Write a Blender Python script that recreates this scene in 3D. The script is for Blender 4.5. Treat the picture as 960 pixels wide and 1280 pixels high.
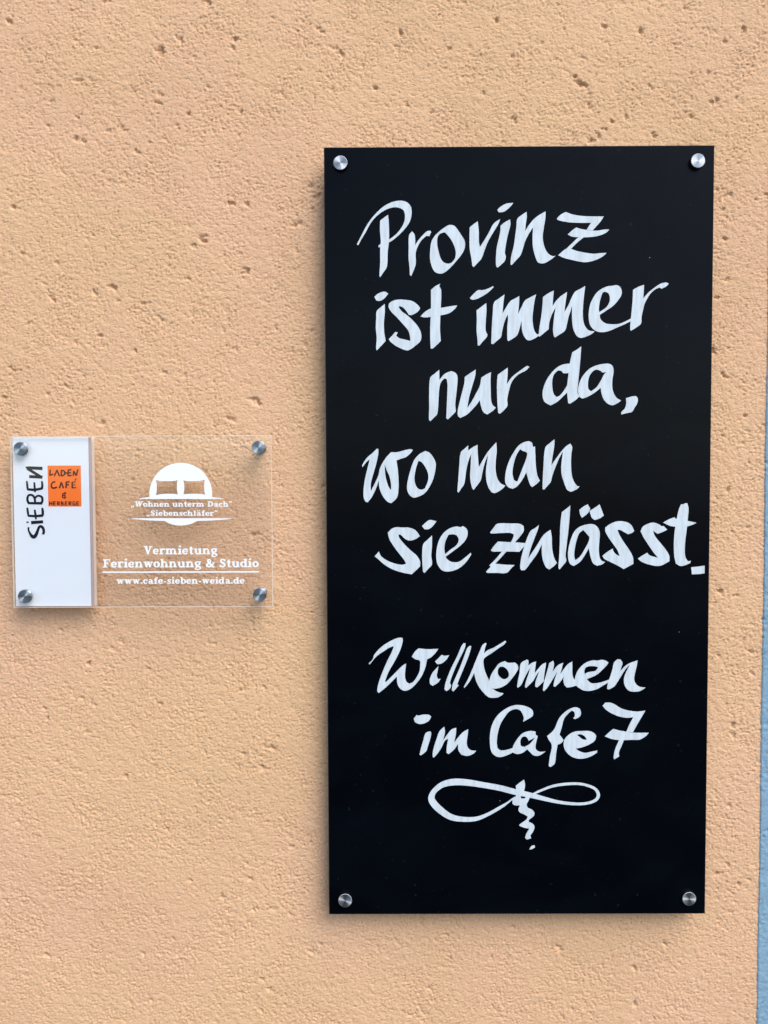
import bpy, math, random
import numpy as np
from mathutils import Matrix, Vector
from mathutils.geometry import tessellate_polygon

for o in list(bpy.data.objects):
    bpy.data.objects.remove(o)
SC = bpy.context.scene
COL = SC.collection
rad = math.radians
random.seed(7)

# ------------------------------------------------------------------ camera
F, CX, CY = 961.0, 480.0, 640.0                 # focal length and centre in photograph pixels
PITCH, YAW, ROLL = rad(-2.1973), rad(0.2123), rad(0.2239)
CAMZ = 1.55
c_, s_ = math.cos, math.sin
RM = (np.array([[c_(YAW), -s_(YAW), 0], [s_(YAW), c_(YAW), 0], [0, 0, 1]])
      @ np.array([[1, 0, 0], [0, c_(PITCH), -s_(PITCH)], [0, s_(PITCH), c_(PITCH)]])
      @ np.array([[c_(ROLL), 0, s_(ROLL)], [0, 1, 0], [-s_(ROLL), 0, c_(ROLL)]]))
CAM = np.array([0.0, -0.8242, CAMZ])
cd = bpy.data.cameras.new('camera')
cam = bpy.data.objects.new('camera', cd)
COL.objects.link(cam)
m = Matrix.Identity(4)
for i in range(3):
    m[i][0], m[i][1], m[i][2], m[i][3] = RM[i, 0], RM[i, 2], -RM[i, 1], CAM[i]
cam.matrix_world = m
cd.sensor_fit = 'VERTICAL'
cd.sensor_height = 36
cd.lens = 36 * F / 1280
cd.clip_start = 0.02
cd.clip_end = 2000
SC.camera = cam
SC.render.resolution_x, SC.render.resolution_y = 768, 1024

# ------------------------------------------------------------------ sky, sun, exposure
SUN_EL, SUN_AZ = rad(50), rad(140)              # azimuth counted clockwise from +Y (the wall faces -Y)
w = bpy.data.worlds.new('World')
SC.world = w
w.use_nodes = True
wn = w.node_tree
bg = wn.nodes['Background']
sky = wn.nodes.new('ShaderNodeTexSky')
sky.sky_type = 'NISHITA'
sky.sun_disc = False
sky.sun_elevation = SUN_EL
sky.sun_rotation = SUN_AZ
sky.air_density = 1.0
sky.dust_density = 1.3
sky.ozone_density = 1.0
wn.links.new(sky.outputs[0], bg.inputs[0])
bg.inputs[1].default_value = 0.15
sd = bpy.data.lights.new('sun', 'SUN')
sd.energy = 2.0
sd.angle = rad(46)
sd.color = (1.0, 0.965, 0.93)
sun = bpy.data.objects.new('sun', sd)
COL.objects.link(sun)
sdir = Vector((math.sin(SUN_AZ) * math.cos(SUN_EL), math.cos(SUN_AZ) * math.cos(SUN_EL), math.sin(SUN_EL)))
sun.rotation_euler = sdir.to_track_quat('Z', 'Y').to_euler()
sun.location = (2, -3, 5)
vs = SC.view_settings
vs.view_transform = 'Standard'
vs.look = 'None'
vs.exposure = 0.74
vs.gamma = 1.0
vs.use_curve_mapping = False
SC.cycles.max_bounces = 10
SC.cycles.transparent_max_bounces = 16


# ------------------------------------------------------------------ helpers
def at(px, py, y=0.0):
    """the point of the wall-parallel plane at depth y that lies under a photograph pixel"""
    d = RM @ np.array([(px - CX) / F, 1.0, -(py - CY) / F])
    t = (y - CAM[1]) / d[1]
    p = CAM + d * t
    return (float(p[0]), float(p[2]))


def tag(o, label=None, cat=None, group=None, kind=None):
    if label: o['label'] = label
    if cat: o['category'] = cat
    if group: o['group'] = group
    if kind: o['kind'] = kind
    return o


def link(name, mesh, parent=None, loc=(0, 0, 0)):
    o = bpy.data.objects.new(name, mesh)
    COL.objects.link(o)
    if parent is not None:
        o.parent = parent
    o.location = loc
    return o


def empty(name, loc):
    o = bpy.data.objects.new(name, None)
    o.empty_display_size = 0.05
    COL.objects.link(o)
    o.location = loc
    return o


class MB:
    def __init__(s):
        s.v, s.f, s.m = [], [], []

    def add(s, v, f, mi=0):
        n = len(s.v)
        s.v += v
        s.f += [tuple(i + n for i in q) for q in f]
        s.m += [mi] * len(f)

    def build(s, name, mats, parent=None, loc=(0, 0, 0), smooth=False):
        me = bpy.data.meshes.new(name)
        o3 = loc
        me.from_pydata([(a[0] - o3[0], a[1] - o3[1], a[2] - o3[2]) for a in s.v], [], s.f)
        for x in (mats if isinstance(mats, (list, tuple)) else [mats]):
            me.materials.append(x)
        me.polygons.foreach_set('material_index', s.m)
        if smooth:
            me.polygons.foreach_set('use_smooth', [True] * len(me.polygons))
        me.update()
        return link(name, me, parent)


def bevel_box(mb, x0, x1, y0, y1, z0, z1, b=0.0004, side=0, front=0):
    """box with a bevelled front rim; y0 is the side facing the street"""
    v = []
    def ring(y, d):
        v.extend([(x0 + d, y, z0 + d), (x1 - d, y, z0 + d), (x1 - d, y, z1 - d), (x0 + d, y, z1 - d)])
    ring(y0, b); ring(y0 + b, 0); ring(y1 - b, 0); ring(y1, b)
    mb.add(v, [(0, 1, 2, 3)], front)
    f = []
    for r in range(3):
        for i in range(4):
            j = (i + 1) % 4
            f.append((r * 4 + i, (r + 1) * 4 + i, (r + 1) * 4 + j, r * 4 + j))
    n = len(mb.v) - 16
    mb.f += [tuple(i + n for i in q) for q in f]; mb.m += [side] * len(f)
    mb.f.append((n + 15, n + 14, n + 13, n + 12)); mb.m.append(front)


def smooth_loop(pts, sub=4, corner=46.0):
    """closed Catmull-Rom through the points, kept sharp where the outline turns hard"""
    n = len(pts)
    P = [np.array(p, float) for p in pts]
    corn = []
    for i in range(n):
        a = P[i] - P[i - 1]; b = P[(i + 1) % n] - P[i]
        ang = abs(math.degrees(math.atan2(a[0] * b[1] - a[1] * b[0], float(a @ b))))
        corn.append(ang > corner)
    out = []
    for i in range(n):
        p0, p1, p2, p3 = P[i - 1], P[i], P[(i + 1) % n], P[(i + 2) % n]
        L = np.linalg.norm(p2 - p1) + 1e-9
        def tan(pa, pb, pc, isc, fwd):
            if isc:
                return (pb - pa) if not fwd else (pc - pb)
            t = pc - pa
            return t / (np.linalg.norm(t) + 1e-9)
        if corn[i]: m1 = (p2 - p1)
        else: m1 = tan(p0, p1, p2, False, True) * L
        if corn[(i + 1) % n]: m2 = (p2 - p1)
        else: m2 = tan(p1, p2, p3, False, True) * L
        for k in range(sub):
            t = k / sub
            h = (2*t**3 - 3*t**2 + 1) * p1 + (t**3 - 2*t**2 + t) * m1 + (-2*t**3 + 3*t**2) * p2 + (t**3 - t**2) * m2
            out.append((float(h[0]), float(h[1])))
    return out


def paint_shape(mb, loops, y, h):
    """a flat coat of paint: loops are in photograph pixels, y the depth of the surface, h the coat's thickness"""
    L = [[at(a, b, y) for a, b in lp] for lp in loops]
    vec = [[Vector((a, b, 0)) for a, b in lp] for lp in L]
    flat = [p for lp in L for p in lp]
    tris = tessellate_polygon(vec)
    mb.add([(a, y - h, b) for a, b in flat], [tuple(t) for t in tris])
    for lp in L:
        n = len(lp)
        mb.add([(a, y - h, b) for a, b in lp] + [(a, y - 0.00002, b) for a, b in lp],
               [(i, (i + 1) % n, n + (i + 1) % n, n + i) for i in range(n)])


def resample(pts, closed=False, sub=5):
    P = [np.array(p, float) for p in pts]
    n = len(P)
    out = []
    for i in range(n - 1):
        p0 = P[max(i - 1, 0)]; p1 = P[i]; p2 = P[i + 1]; p3 = P[min(i + 2, n - 1)]
        for k in range(sub):
            t = k / sub
            out.append(0.5 * ((2 * p1) + (-p0 + p2) * t + (2*p0 - 5*p1 + 4*p2 - p3) * t*t + (-p0 + 3*p1 - 3*p2 + p3) * t**3))
    out.append(P[-1])
    return out


def stroke(mb, pts, y, h, curved=False, wd=None):
    """a pen stroke; pts are (x, y[, width]) in photograph pixels"""
    P = [np.array([p[0], p[1], (p[2] if len(p) > 2 else wd)], float) for p in pts]
    if curved: P = resample(P)
    n = len(P)
    Lf, Rt = [], []
    for i in range(n):
        a = P[max(i - 1, 0)][:2]; b = P[i][:2]; c = P[min(i + 1, n - 1)][:2]
        d1 = b - a; d2 = c - b
        l1 = np.linalg.norm(d1); l2 = np.linalg.norm(d2)
        d1 = d1 / l1 if l1 > 1e-9 else d2 / (l2 + 1e-9)
        d2 = d2 / l2 if l2 > 1e-9 else d1
        t = d1 + d2
        tl = np.linalg.norm(t)
        t = t / tl if tl > 0.3 else d1
        nrm = np.array([-t[1], t[0]])
        k = min(1.0 / max(abs(float(t @ d1)), 0.5), 1.6)
        hw = P[i][2] / 2
        Lf.append(b + nrm * hw * k); Rt.append(b - nrm * hw * k)
    pts2 = Lf + Rt
    W = [at(p[0], p[1], y) for p in pts2]
    f = [(i, i + 1, n + i + 1, n + i) for i in range(n - 1)]
    hh = [h + 0.00004 * i / max(n - 1, 1) for i in range(n)] * 2          # a stroke rides over its own start where it crosses it
    mb.add([(a, y - hh[i], b) for i, (a, b) in enumerate(W)], f)
    rim = list(range(n)) + list(range(2 * n - 1, n - 1, -1))
    W2 = [W[i] for i in rim]
    q = len(W2)
    mb.add([(a, y - hh[i], b) for i, (a, b) in zip(rim, W2)] + [(a, y - 0.00002, b) for a, b in W2],
           [(i, (i + 1) % q, q + (i + 1) % q, q + i) for i in range(q)])


# ------------------------------------------------------------------ materials
def new_mat(name):
    mt = bpy.data.materials.new(name)
    mt.use_nodes = True
    nt = mt.node_tree
    return mt, nt, nt.nodes['Principled BSDF']


def N(nt, kind, **kw):
    n = nt.nodes.new(kind)
    for k, v in kw.items():
        setattr(n, k, v)
    return n


def plaster_mat(name, dark, mid, lite, grain=1.0):
    mt, nt, b = new_mat(name)
    tc = N(nt, 'ShaderNodeNewGeometry')
    n1 = N(nt, 'ShaderNodeTexNoise'); n1.inputs['Scale'].default_value = 420; n1.inputs['Detail'].default_value = 5; n1.inputs['Roughness'].default_value = 0.65
    n2 = N(nt, 'ShaderNodeTexNoise'); n2.inputs['Scale'].default_value = 7; n2.inputs['Detail'].default_value = 4
    n3 = N(nt, 'ShaderNodeTexNoise'); n3.inputs['Scale'].default_value = 560; n3.inputs['Detail'].default_value = 3
    for n in (n1, n2, n3):
        nt.links.new(tc.outputs['Position'], n.inputs['Vector'])
    r = N(nt, 'ShaderNodeValToRGB')
    e = r.color_ramp.elements
    e[0].position = 0.30; e[0].color = (*dark, 1)
    e[1].position = 0.72; e[1].color = (*lite, 1)
    k = e.new(0.5); k.color = (*mid, 1)
    nt.links.new(n1.outputs['Fac'], r.inputs['Fac'])
    mx = N(nt, 'ShaderNodeMix', data_type='RGBA', blend_type='MULTIPLY')
    mx.inputs[0].default_value = 1.0
    r2 = N(nt, 'ShaderNodeValToRGB')
    r2.color_ramp.elements[0].position = 0.3; r2.color_ramp.elements[0].color = (0.93, 0.925, 0.90, 1)
    r2.color_ramp.elements[1].position = 0.7; r2.color_ramp.elements[1].color = (1, 1, 1, 1)
    nt.links.new(n2.outputs['Fac'], r2.inputs['Fac'])
    nt.links.new(r.outputs['Color'], mx.inputs[6])
    nt.links.new(r2.outputs['Color'], mx.inputs[7])
    n5 = N(nt, 'ShaderNodeTexNoise'); n5.inputs['Scale'].default_value = 3.1; n5.inputs['Detail'].default_value = 3; n5.inputs['Distortion'].default_value = 0.4
    nt.links.new(tc.outputs['Position'], n5.inputs['Vector'])
    r5 = N(nt, 'ShaderNodeValToRGB')
    r5.color_ramp.elements[0].position = 0.36; r5.color_ramp.elements[0].color = (1.0, 0.985, 0.90, 1)
    r5.color_ramp.elements[1].position = 0.64; r5.color_ramp.elements[1].color = (1.0, 0.955, 0.955, 1)
    nt.links.new(n5.outputs['Fac'], r5.inputs['Fac'])
    m5 = N(nt, 'ShaderNodeMix', data_type='RGBA', blend_type='MULTIPLY'); m5.inputs[0].default_value = 1.0
    nt.links.new(mx.outputs[2], m5.inputs[6]); nt.links.new(r5.outputs['Color'], m5.inputs[7])
    nt.links.new(m5.outputs[2], b.inputs['Base Color'])
    n4 = N(nt, 'ShaderNodeTexNoise'); n4.inputs['Scale'].default_value = 270; n4.inputs['Detail'].default_value = 3; n4.inputs['Roughness'].default_value = 0.6
    mp = N(nt, 'ShaderNodeMapping'); mp.inputs['Rotation'].default_value = (0, rad(28), 0); mp.inputs['Scale'].default_value = (0.75, 1, 1.3)
    nt.links.new(tc.outputs['Position'], mp.inputs[0]); nt.links.new(mp.outputs[0], n4.inputs['Vector'])
    cr = N(nt, 'ShaderNodeMapRange', interpolation_type='SMOOTHSTEP'); cr.inputs['From Min'].default_value = 0.24; cr.inputs['From Max'].default_value = 0.54
    nt.links.new(n4.outputs['Fac'], cr.inputs['Value'])
    ad = N(nt, 'ShaderNodeMath', operation='MULTIPLY_ADD'); ad.inputs[1].default_value = 0.28
    nt.links.new(n3.outputs['Fac'], ad.inputs[0]); nt.links.new(cr.outputs['Result'], ad.inputs[2])
    bp = N(nt, 'ShaderNodeBump'); bp.inputs['Strength'].default_value = 0.72 * grain; bp.inputs['Distance'].default_value = 0.00068
    nt.links.new(ad.outputs[0], bp.inputs['Height'])
    nt.links.new(bp.outputs['Normal'], b.inputs['Normal'])
    b.inputs['Roughness'].default_value = 0.92
    b.inputs['Specular IOR Level'].default_value = 0.25
    return mt


M_ORANGE = plaster_mat('apricot_plaster', (0.60, 0.370, 0.213), (0.695, 0.444, 0.270), (0.78, 0.515, 0.328))
M_BLUE = plaster_mat('blue_plaster', (0.18, 0.31, 0.42), (0.22, 0.365, 0.485), (0.26, 0.42, 0.54), 0.6)


def paint_mat(name, colr, var, scale=260, rough=0.5, spec=0.4):
    mt, nt, b = new_mat(name)
    tc = N(nt, 'ShaderNodeNewGeometry')
    mp = N(nt, 'ShaderNodeMapping'); mp.inputs['Scale'].default_value = (1, 1, 0.16); mp.inputs['Rotation'].default_value = (0, rad(-12), 0)
    n1 = N(nt, 'ShaderNodeTexNoise'); n1.inputs['Scale'].default_value = scale; n1.inputs['Detail'].default_value = 4
    nt.links.new(tc.outputs['Position'], mp.inputs[0]); nt.links.new(mp.outputs[0], n1.inputs['Vector'])
    r = N(nt, 'ShaderNodeValToRGB')
    r.color_ramp.elements[0].position = 0.35; r.color_ramp.elements[0].color = (*[c * (1 - var) for c in colr], 1)
    r.color_ramp.elements[1].position = 0.62; r.color_ramp.elements[1].color = (*colr, 1)
    nt.links.new(n1.outputs['Fac'], r.inputs['Fac']); nt.links.new(r.outputs['Color'], b.inputs['Base Color'])
    b.inputs['Roughness'].default_value = rough
    b.inputs['Specular IOR Level'].default_value = spec
    return mt


M_PAINT = paint_mat('white_marker_paint', (0.60, 0.665, 0.70), 0.15)
M_PRINT = paint_mat('white_film_print', (0.84, 0.86, 0.86), 0.02)
M_INK = paint_mat('black_brush_ink', (0.004, 0.005, 0.012), 0.3, 260, 0.6, 0.08)
M_DINK = paint_mat('dark_red_ink', (0.085, 0.008, 0.006), 0.35, 260, 0.6, 0.1)
M_ORG = paint_mat('orange_film', (0.98, 0.185, 0.008), 0.04, 120)

# black lacquered panel: faint scuffs and chalk dust in the gloss
M_BLACK, nt, b = new_mat('black_lacquer')
b.inputs['Base Color'].default_value = (0.0002, 0.0008, 0.0022, 1)
b.inputs['IOR'].default_value = 1.45
b.inputs['Specular IOR Level'].default_value = 0.10
tc = N(nt, 'ShaderNodeNewGeometry')
nz = N(nt, 'ShaderNodeTexNoise'); nz.inputs['Scale'].default_value = 14; nz.inputs['Detail'].default_value = 6
nt.links.new(tc.outputs['Position'], nz.inputs['Vector'])
mr = N(nt, 'ShaderNodeMapRange'); mr.inputs['To Min'].default_value = 0.20; mr.inputs['To Max'].default_value = 0.29
nt.links.new(nz.outputs['Fac'], mr.inputs['Value']); nt.links.new(mr.outputs['Result'], b.inputs['Roughness'])
nd = N(nt, 'ShaderNodeTexNoise'); nd.inputs['Scale'].default_value = 160; nd.inputs['Detail'].default_value = 2
nt.links.new(tc.outputs['Position'], nd.inputs['Vector'])
rd = N(nt, 'ShaderNodeValToRGB')
ms = N(nt, 'ShaderNodeMapping'); ms.inputs['Rotation'].default_value = (0, rad(35), 0); ms.inputs['Scale'].default_value = (5, 5, 8)
ns = N(nt, 'ShaderNodeTexNoise'); ns.inputs['Scale'].default_value = 1.6; ns.inputs['Detail'].default_value = 5; ns.inputs['Distortion'].default_value = 0.8
nt.links.new(tc.outputs['Position'], ms.inputs[0]); nt.links.new(ms.outputs[0], ns.inputs['Vector'])
rs_ = N(nt, 'ShaderNodeValToRGB')
rs_.color_ramp.elements[0].position = 0.42; rs_.color_ramp.elements[0].color = (0, 0, 0, 1)
rs_.color_ramp.elements[1].position = 0.80; rs_.color_ramp.elements[1].color = (0.0009, 0.0018, 0.0028, 1)
nt.links.new(ns.outputs['Fac'], rs_.inputs['Fac'])
ma = N(nt, 'ShaderNodeMix', data_type='RGBA', blend_type='ADD'); ma.inputs[0].default_value = 1.0
rd.color_ramp.elements[0].position = 0.70; rd.color_ramp.elements[0].color = (0.0002, 0.0008, 0.0022, 1)
rd.color_ramp.elements[1].position = 0.84; rd.color_ramp.elements[1].color = (0.012, 0.015, 0.020, 1)
nt.links.new(nd.outputs['Fac'], rd.inputs['Fac']); nt.links.new(rd.outputs['Color'], ma.inputs[6]); nt.links.new(rs_.outputs['Color'], ma.inputs[7]); nt.links.new(ma.outputs[2], b.inputs['Base Color'])

M_EDGE, nt, b = new_mat('black_panel_edge')
b.inputs['Base Color'].default_value = (0.02, 0.02, 0.022, 1); b.inputs['Roughness'].default_value = 0.5

# turned stainless steel
M_STEEL, nt, b = new_mat('turned_steel')
b.inputs['Base Color'].default_value = (0.40, 0.42, 0.44, 1); b.inputs['Metallic'].default_value = 1
b.inputs['Roughness'].default_value = 0.42
b.inputs['Anisotropic'].default_value = 1.0
tg = N(nt, 'ShaderNodeTangent', direction_type='RADIAL', axis='Z')
nt.links.new(tg.outputs[0], b.inputs['Tangent'])
tc = N(nt, 'ShaderNodeTexCoord')
vm = N(nt, 'ShaderNodeVectorMath', operation='LENGTH'); nt.links.new(tc.outputs['Object'], vm.inputs[0])
wv = N(nt, 'ShaderNodeTexNoise', noise_dimensions='1D'); wv.inputs['Scale'].default_value = 6000; wv.inputs['Detail'].default_value = 2
nt.links.new(vm.outputs['Value'], wv.inputs['W'])
bp = N(nt, 'ShaderNodeBump'); bp.inputs['Strength'].default_value = 0.25; bp.inputs['Distance'].default_value = 0.0001
nt.links.new(wv.outputs['Fac'], bp.inputs['Height']); nt.links.new(bp.outputs['Normal'], b.inputs['Normal'])

# clear acrylic sheet
M_CLEAR = bpy.data.materials.new('clear_acrylic'); M_CLEAR.use_nodes = True
nt = M_CLEAR.node_tree; nt.nodes.clear()
out = N(nt, 'ShaderNodeOutputMaterial'); tr = N(nt, 'ShaderNodeBsdfTransparent'); gl = N(nt, 'ShaderNodeBsdfGlossy')
tr.inputs[0].default_value = (0.995, 0.995, 0.995, 1); gl.inputs['Roughness'].default_value = 0.03
fr = N(nt, 'ShaderNodeFresnel'); gm = N(nt, 'ShaderNodeNewGeometry'); mri = N(nt, 'ShaderNodeMapRange')
mri.inputs['To Min'].default_value = 1.49; mri.inputs['To Max'].default_value = 1 / 1.49
nt.links.new(gm.outputs['Backfacing'], mri.inputs['Value']); nt.links.new(mri.outputs['Result'], fr.inputs[0])
mx = N(nt, 'ShaderNodeMixShader')
nt.links.new(fr.outputs[0], mx.inputs[0]); nt.links.new(tr.outputs[0], mx.inputs[1]); nt.links.new(gl.outputs[0], mx.inputs[2])
nt.links.new(mx.outputs[0], out.inputs[0])

def edge_mat(name, colr, t):
    mt = bpy.data.materials.new(name); mt.use_nodes = True
    nt = mt.node_tree; nt.nodes.clear()
    out = N(nt, 'ShaderNodeOutputMaterial')
    d = N(nt, 'ShaderNodeBsdfDiffuse'); tl = N(nt, 'ShaderNodeBsdfTranslucent'); tp = N(nt, 'ShaderNodeBsdfTransparent')
    d.inputs[0].default_value = (*colr, 1); tl.inputs[0].default_value = (*colr, 1)
    m1 = N(nt, 'ShaderNodeMixShader'); m1.inputs[0].default_value = 0.5
    m2 = N(nt, 'ShaderNodeMixShader'); m2.inputs[0].default_value = t
    nt.links.new(d.outputs[0], m1.inputs[1]); nt.links.new(tl.outputs[0], m1.inputs[2])
    nt.links.new(m1.outputs[0], m2.inputs[1]); nt.links.new(tp.outputs[0], m2.inputs[2])
    nt.links.new(m2.outputs[0], out.inputs[0])
    return mt
M_CEDGE = edge_mat('sawn_acrylic_edge', (0.93, 0.86, 0.76), 0.25)
M_CREAM = edge_mat('frosted_cream_sheet', (0.92, 0.84, 0.72), 0.0)
M_MAUVE = paint_mat('mauve_side_shade', (0.46, 0.36, 0.36), 0.05)  # shade of the white panel's side face, painted as a mauve tint
M_WHITE = paint_mat('white_acrylic', (0.80, 0.84, 0.88), 0.01, 20, 0.12, 0.5)

# ------------------------------------------------------------------ ground
M_PAVE, nt, b = new_mat('asphalt')
nz = N(nt, 'ShaderNodeTexNoise'); nz.inputs['Scale'].default_value = 60; nz.inputs['Detail'].default_value = 6
tc = N(nt, 'ShaderNodeNewGeometry'); nt.links.new(tc.outputs['Position'], nz.inputs['Vector'])
r = N(nt, 'ShaderNodeValToRGB'); r.color_ramp.elements[0].color = (0.035, 0.035, 0.036, 1); r.color_ramp.elements[1].color = (0.075, 0.073, 0.07, 1)
nt.links.new(nz.outputs['Fac'], r.inputs['Fac']); nt.links.new(r.outputs['Color'], b.inputs['Base Color']); b.inputs['Roughness'].default_value = 0.9
g = MB(); g.add([(-400, -400, 0), (400, -400, 0), (400, 400, 0), (-400, 400, 0)], [(0, 1, 2, 3)])
tag(g.build('road', M_PAVE), kind='structure')

# ------------------------------------------------------------------ plaster wall relief
rng = np.random.default_rng(11)
NG, DG = 2048, 0.0009


def band(lo, hi, ax=1.0, ay=1.0, rot=0.0):
    """periodic noise whose wavelengths lie between lo and hi metres, unit variance"""
    n = rng.standard_normal((NG, NG)).astype(np.float32)
    fx = np.fft.fftfreq(NG, DG)[None, :]; fy = np.fft.fftfreq(NG, DG)[:, None]
    u = (fx * math.cos(rot) + fy * math.sin(rot)) * ax
    v = (-fx * math.sin(rot) + fy * math.cos(rot)) * ay
    k = np.sqrt(u * u + v * v) + 1e-9
    flt = np.exp(-(k * lo * 0.8) ** 2) * (1 - np.exp(-(k * hi) ** 2))
    h = np.fft.ifft2(np.fft.fft2(n) * flt).real
    return ((h - h.mean()) / h.std()).astype(np.float32)


B1 = band(0.010, 0.050, 1.1, 0.9, rad(-20))
B2 = band(0.0030, 0.008, 0.9, 1.15, rad(-28))
B3 = band(0.0016, 0.0034, 0.9, 1.1, rad(-28))
MASK = band(0.05, 0.16)
RELIEF = 0.00010 * B1 + 0.00012 * B2 * (1 + 0.30 * np.clip(MASK, -1.5, 1.5)) + 0.00012 * B3


def tears(lo, hi, rot, thr, depth, ax=0.75, ay=1.3):
    """ragged little holes where the float dragged grains out"""
    n = band(lo, hi, ax, ay, rot)
    e = np.clip((n - thr - 0.30 * (0.6 - np.clip(MASK, -1.5, 1.5))) / 0.6, 0, 1)
    return -depth * e * e * (3 - 2 * e)


RELIEF += tears(0.0020, 0.0060, rad(-28), 1.30, 0.0013)
RELIEF += tears(0.0014, 0.0034, rad(-22), 1.55, 0.0012)
RELIEF += tears(0.0026, 0.0085, rad(-30), 1.80, 0.0020)


def gouge(H, cx, cz, ln, wd, dp, ang):
    """a torn-out spot: a few small bites in a row"""
    k = 1 + int(rng.integers(1, 4))
    for j in range(k):
        t = rng.uniform(-0.42, 0.42) * ln; u = rng.normal() * wd * 0.28
        f = rng.uniform(0.45, 0.8)
        bite(H, cx + t * math.cos(ang) - u * math.sin(ang), cz + t * math.sin(ang) + u * math.cos(ang), ln * f, wd * rng.uniform(0.5, 0.9), dp * rng.uniform(0.5, 1.0), ang + rng.normal() * 0.6)


def bite(H, cx, cz, ln, wd, dp, ang):
    """press one torn-out grain into the relief; cx, cz in metres"""
    r = int(max(ln, wd) / DG * 1.1) + 3
    ix = int(round(cx / DG)); iz = int(round(cz / DG))
    xs = (np.arange(ix - r, ix + r + 1)); zs = (np.arange(iz - r, iz + r + 1))
    X, Z = np.meshgrid(xs * DG - cx, zs * DG - cz)
    a = X * math.cos(ang) + Z * math.sin(ang); bb = -X * math.sin(ang) + Z * math.cos(ang)
    bb = bb + 0.22 * ln * np.sin(a / ln * 4.5 + cx * 50) + 0.0004 * B3[np.ix_(zs % NG, xs % NG)]
    a = a + 0.0005 * B2[np.ix_(zs % NG, xs % NG)]
    q = (a / (ln / 2)) ** 2 + (bb / (wd / 2)) ** 2
    d = dp * np.exp(-q ** 1.8 * 0.9)
    W = H[np.ix_(zs % NG, xs % NG)]
    H[np.ix_(zs % NG, xs % NG)] = np.minimum(W, W * 0.5 - d.astype(np.float32) + 0.0001 * (d < 0.0001))


for i in range(8500):
    cx, cz = rng.uniform(0, NG * DG, 2)
    mk = MASK[int(cz / DG) % NG, int(cx / DG) % NG]
    if rng.uniform() > 0.55 + 0.3 * mk: continue
    s = rng.uniform() ** 3.6
    ln = 0.0026 + 0.0064 * s * rng.uniform(0.6, 1.2)
    wd = 0.0011 + 0.0016 * s
    gouge(RELIEF, cx, cz, ln, wd, rng.uniform(0.0004, 0.0011) + 0.0022 * s, rad(-22 + rng.normal() * 28))

# the largest pits, where the photograph shows them (pixel x, y, size)
PITS = [(200,64,12),(292,50,9),(202,117,9),(97,148,6),(236,141,7),(301,140,7),(221,158,6),(95,174,8),(104,176,6),(286,254,13),(308,256,8),(252,298,13),(241,308,7),
        (234,348,9),(308,341,12),(140,360,11),(118,367,8),(18,262,9),(28,317,6),(65,373,9),(371,279,10),(344,410,10),(320,502,12),(126,420,7),(168,438,6),(232,470,7),
        (15,463,9),(58,493,7),(5,500,9),(428,68,9),(418,60,7),(400,38,8),(11,28,9),(134,2,9),(259,2,10),(290,60,6),(98,100,7),(122,60,6),(171,190,7),(388,232,8),(396,246,7),(392,262,6),
        (756,33,7),(800,38,9),(727,105,14),(720,98,8),(640,70,6),(605,118,8),(642,148,9),(756,162,8),(748,170,9),(740,176,8),(766,152,6),(818,169,7),(893,126,10),(885,90,6),(866,146,7),(858,10,7),
        (905,53,6),(931,38,9),(898,240,8),(904,262,7),(908,350,8),(896,372,6),(905,300,6),(891,440,8),(905,470,9),(930,520,7),(910,610,7),(935,660,6),(900,740,9),(928,800,6),(915,905,8),
        (935,1100,6),(898,1093,7),(924,1105,6),(340,936,8),(302,942,8),(330,962,9),(363,1058,8),(312,1098,8),(320,1138,9),(362,1142,7),(640,1160,6),(700,1185,8),(560,1170,6),(833,1181,7),(793,1210,8),
        (795,1255,7),(60,1195,9),(178,1192,7),(160,970,7),(110,830,7),(200,880,6),(60,900,6),(330,860,7),(500,40,8),(470,110,7),(560,60,7),(540,140,6),(620,25,8)]
for px, py, s in PITS:
    x, z = at(px, py, 0)
    L = s * 0.00085
    gouge(RELIEF, x, z, L, 0.0021 + 0.00016 * s, 0.0014 + 0.00026 * s, rad(-25 + rng.normal() * 18))
RELIEF = np.clip(RELIEF, -0.0042, 0.0012)


def relief(x, z):
    """bilinear, periodic"""
    u = (x / DG) % NG; v = (z / DG) % NG
    i = np.floor(u).astype(int); j = np.floor(v).astype(int)
    fu = u - i; fv = v - j
    i0, j0, i1, j1 = i % NG, j % NG, (i + 1) % NG, (j + 1) % NG
    return (RELIEF[j0, i0] * (1-fu) * (1-fv) + RELIEF[j0, i1] * fu * (1-fv) + RELIEF[j1, i0] * (1-fu) * fv + RELIEF[j1, i1] * fu * fv)


def axis(lo, f0, f1, hi, step):
    a = list(np.arange(f0, f1, step))
    s = step
    x = a[-1]
    while x < hi:
        s *= 1.22; x += s; a.append(min(x, hi))
    s = step; x = a[0]; pre = []
    while x > lo:
        s *= 1.22; x -= s; pre.append(max(x, lo))
    return np.array(pre[::-1] + a)


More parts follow.
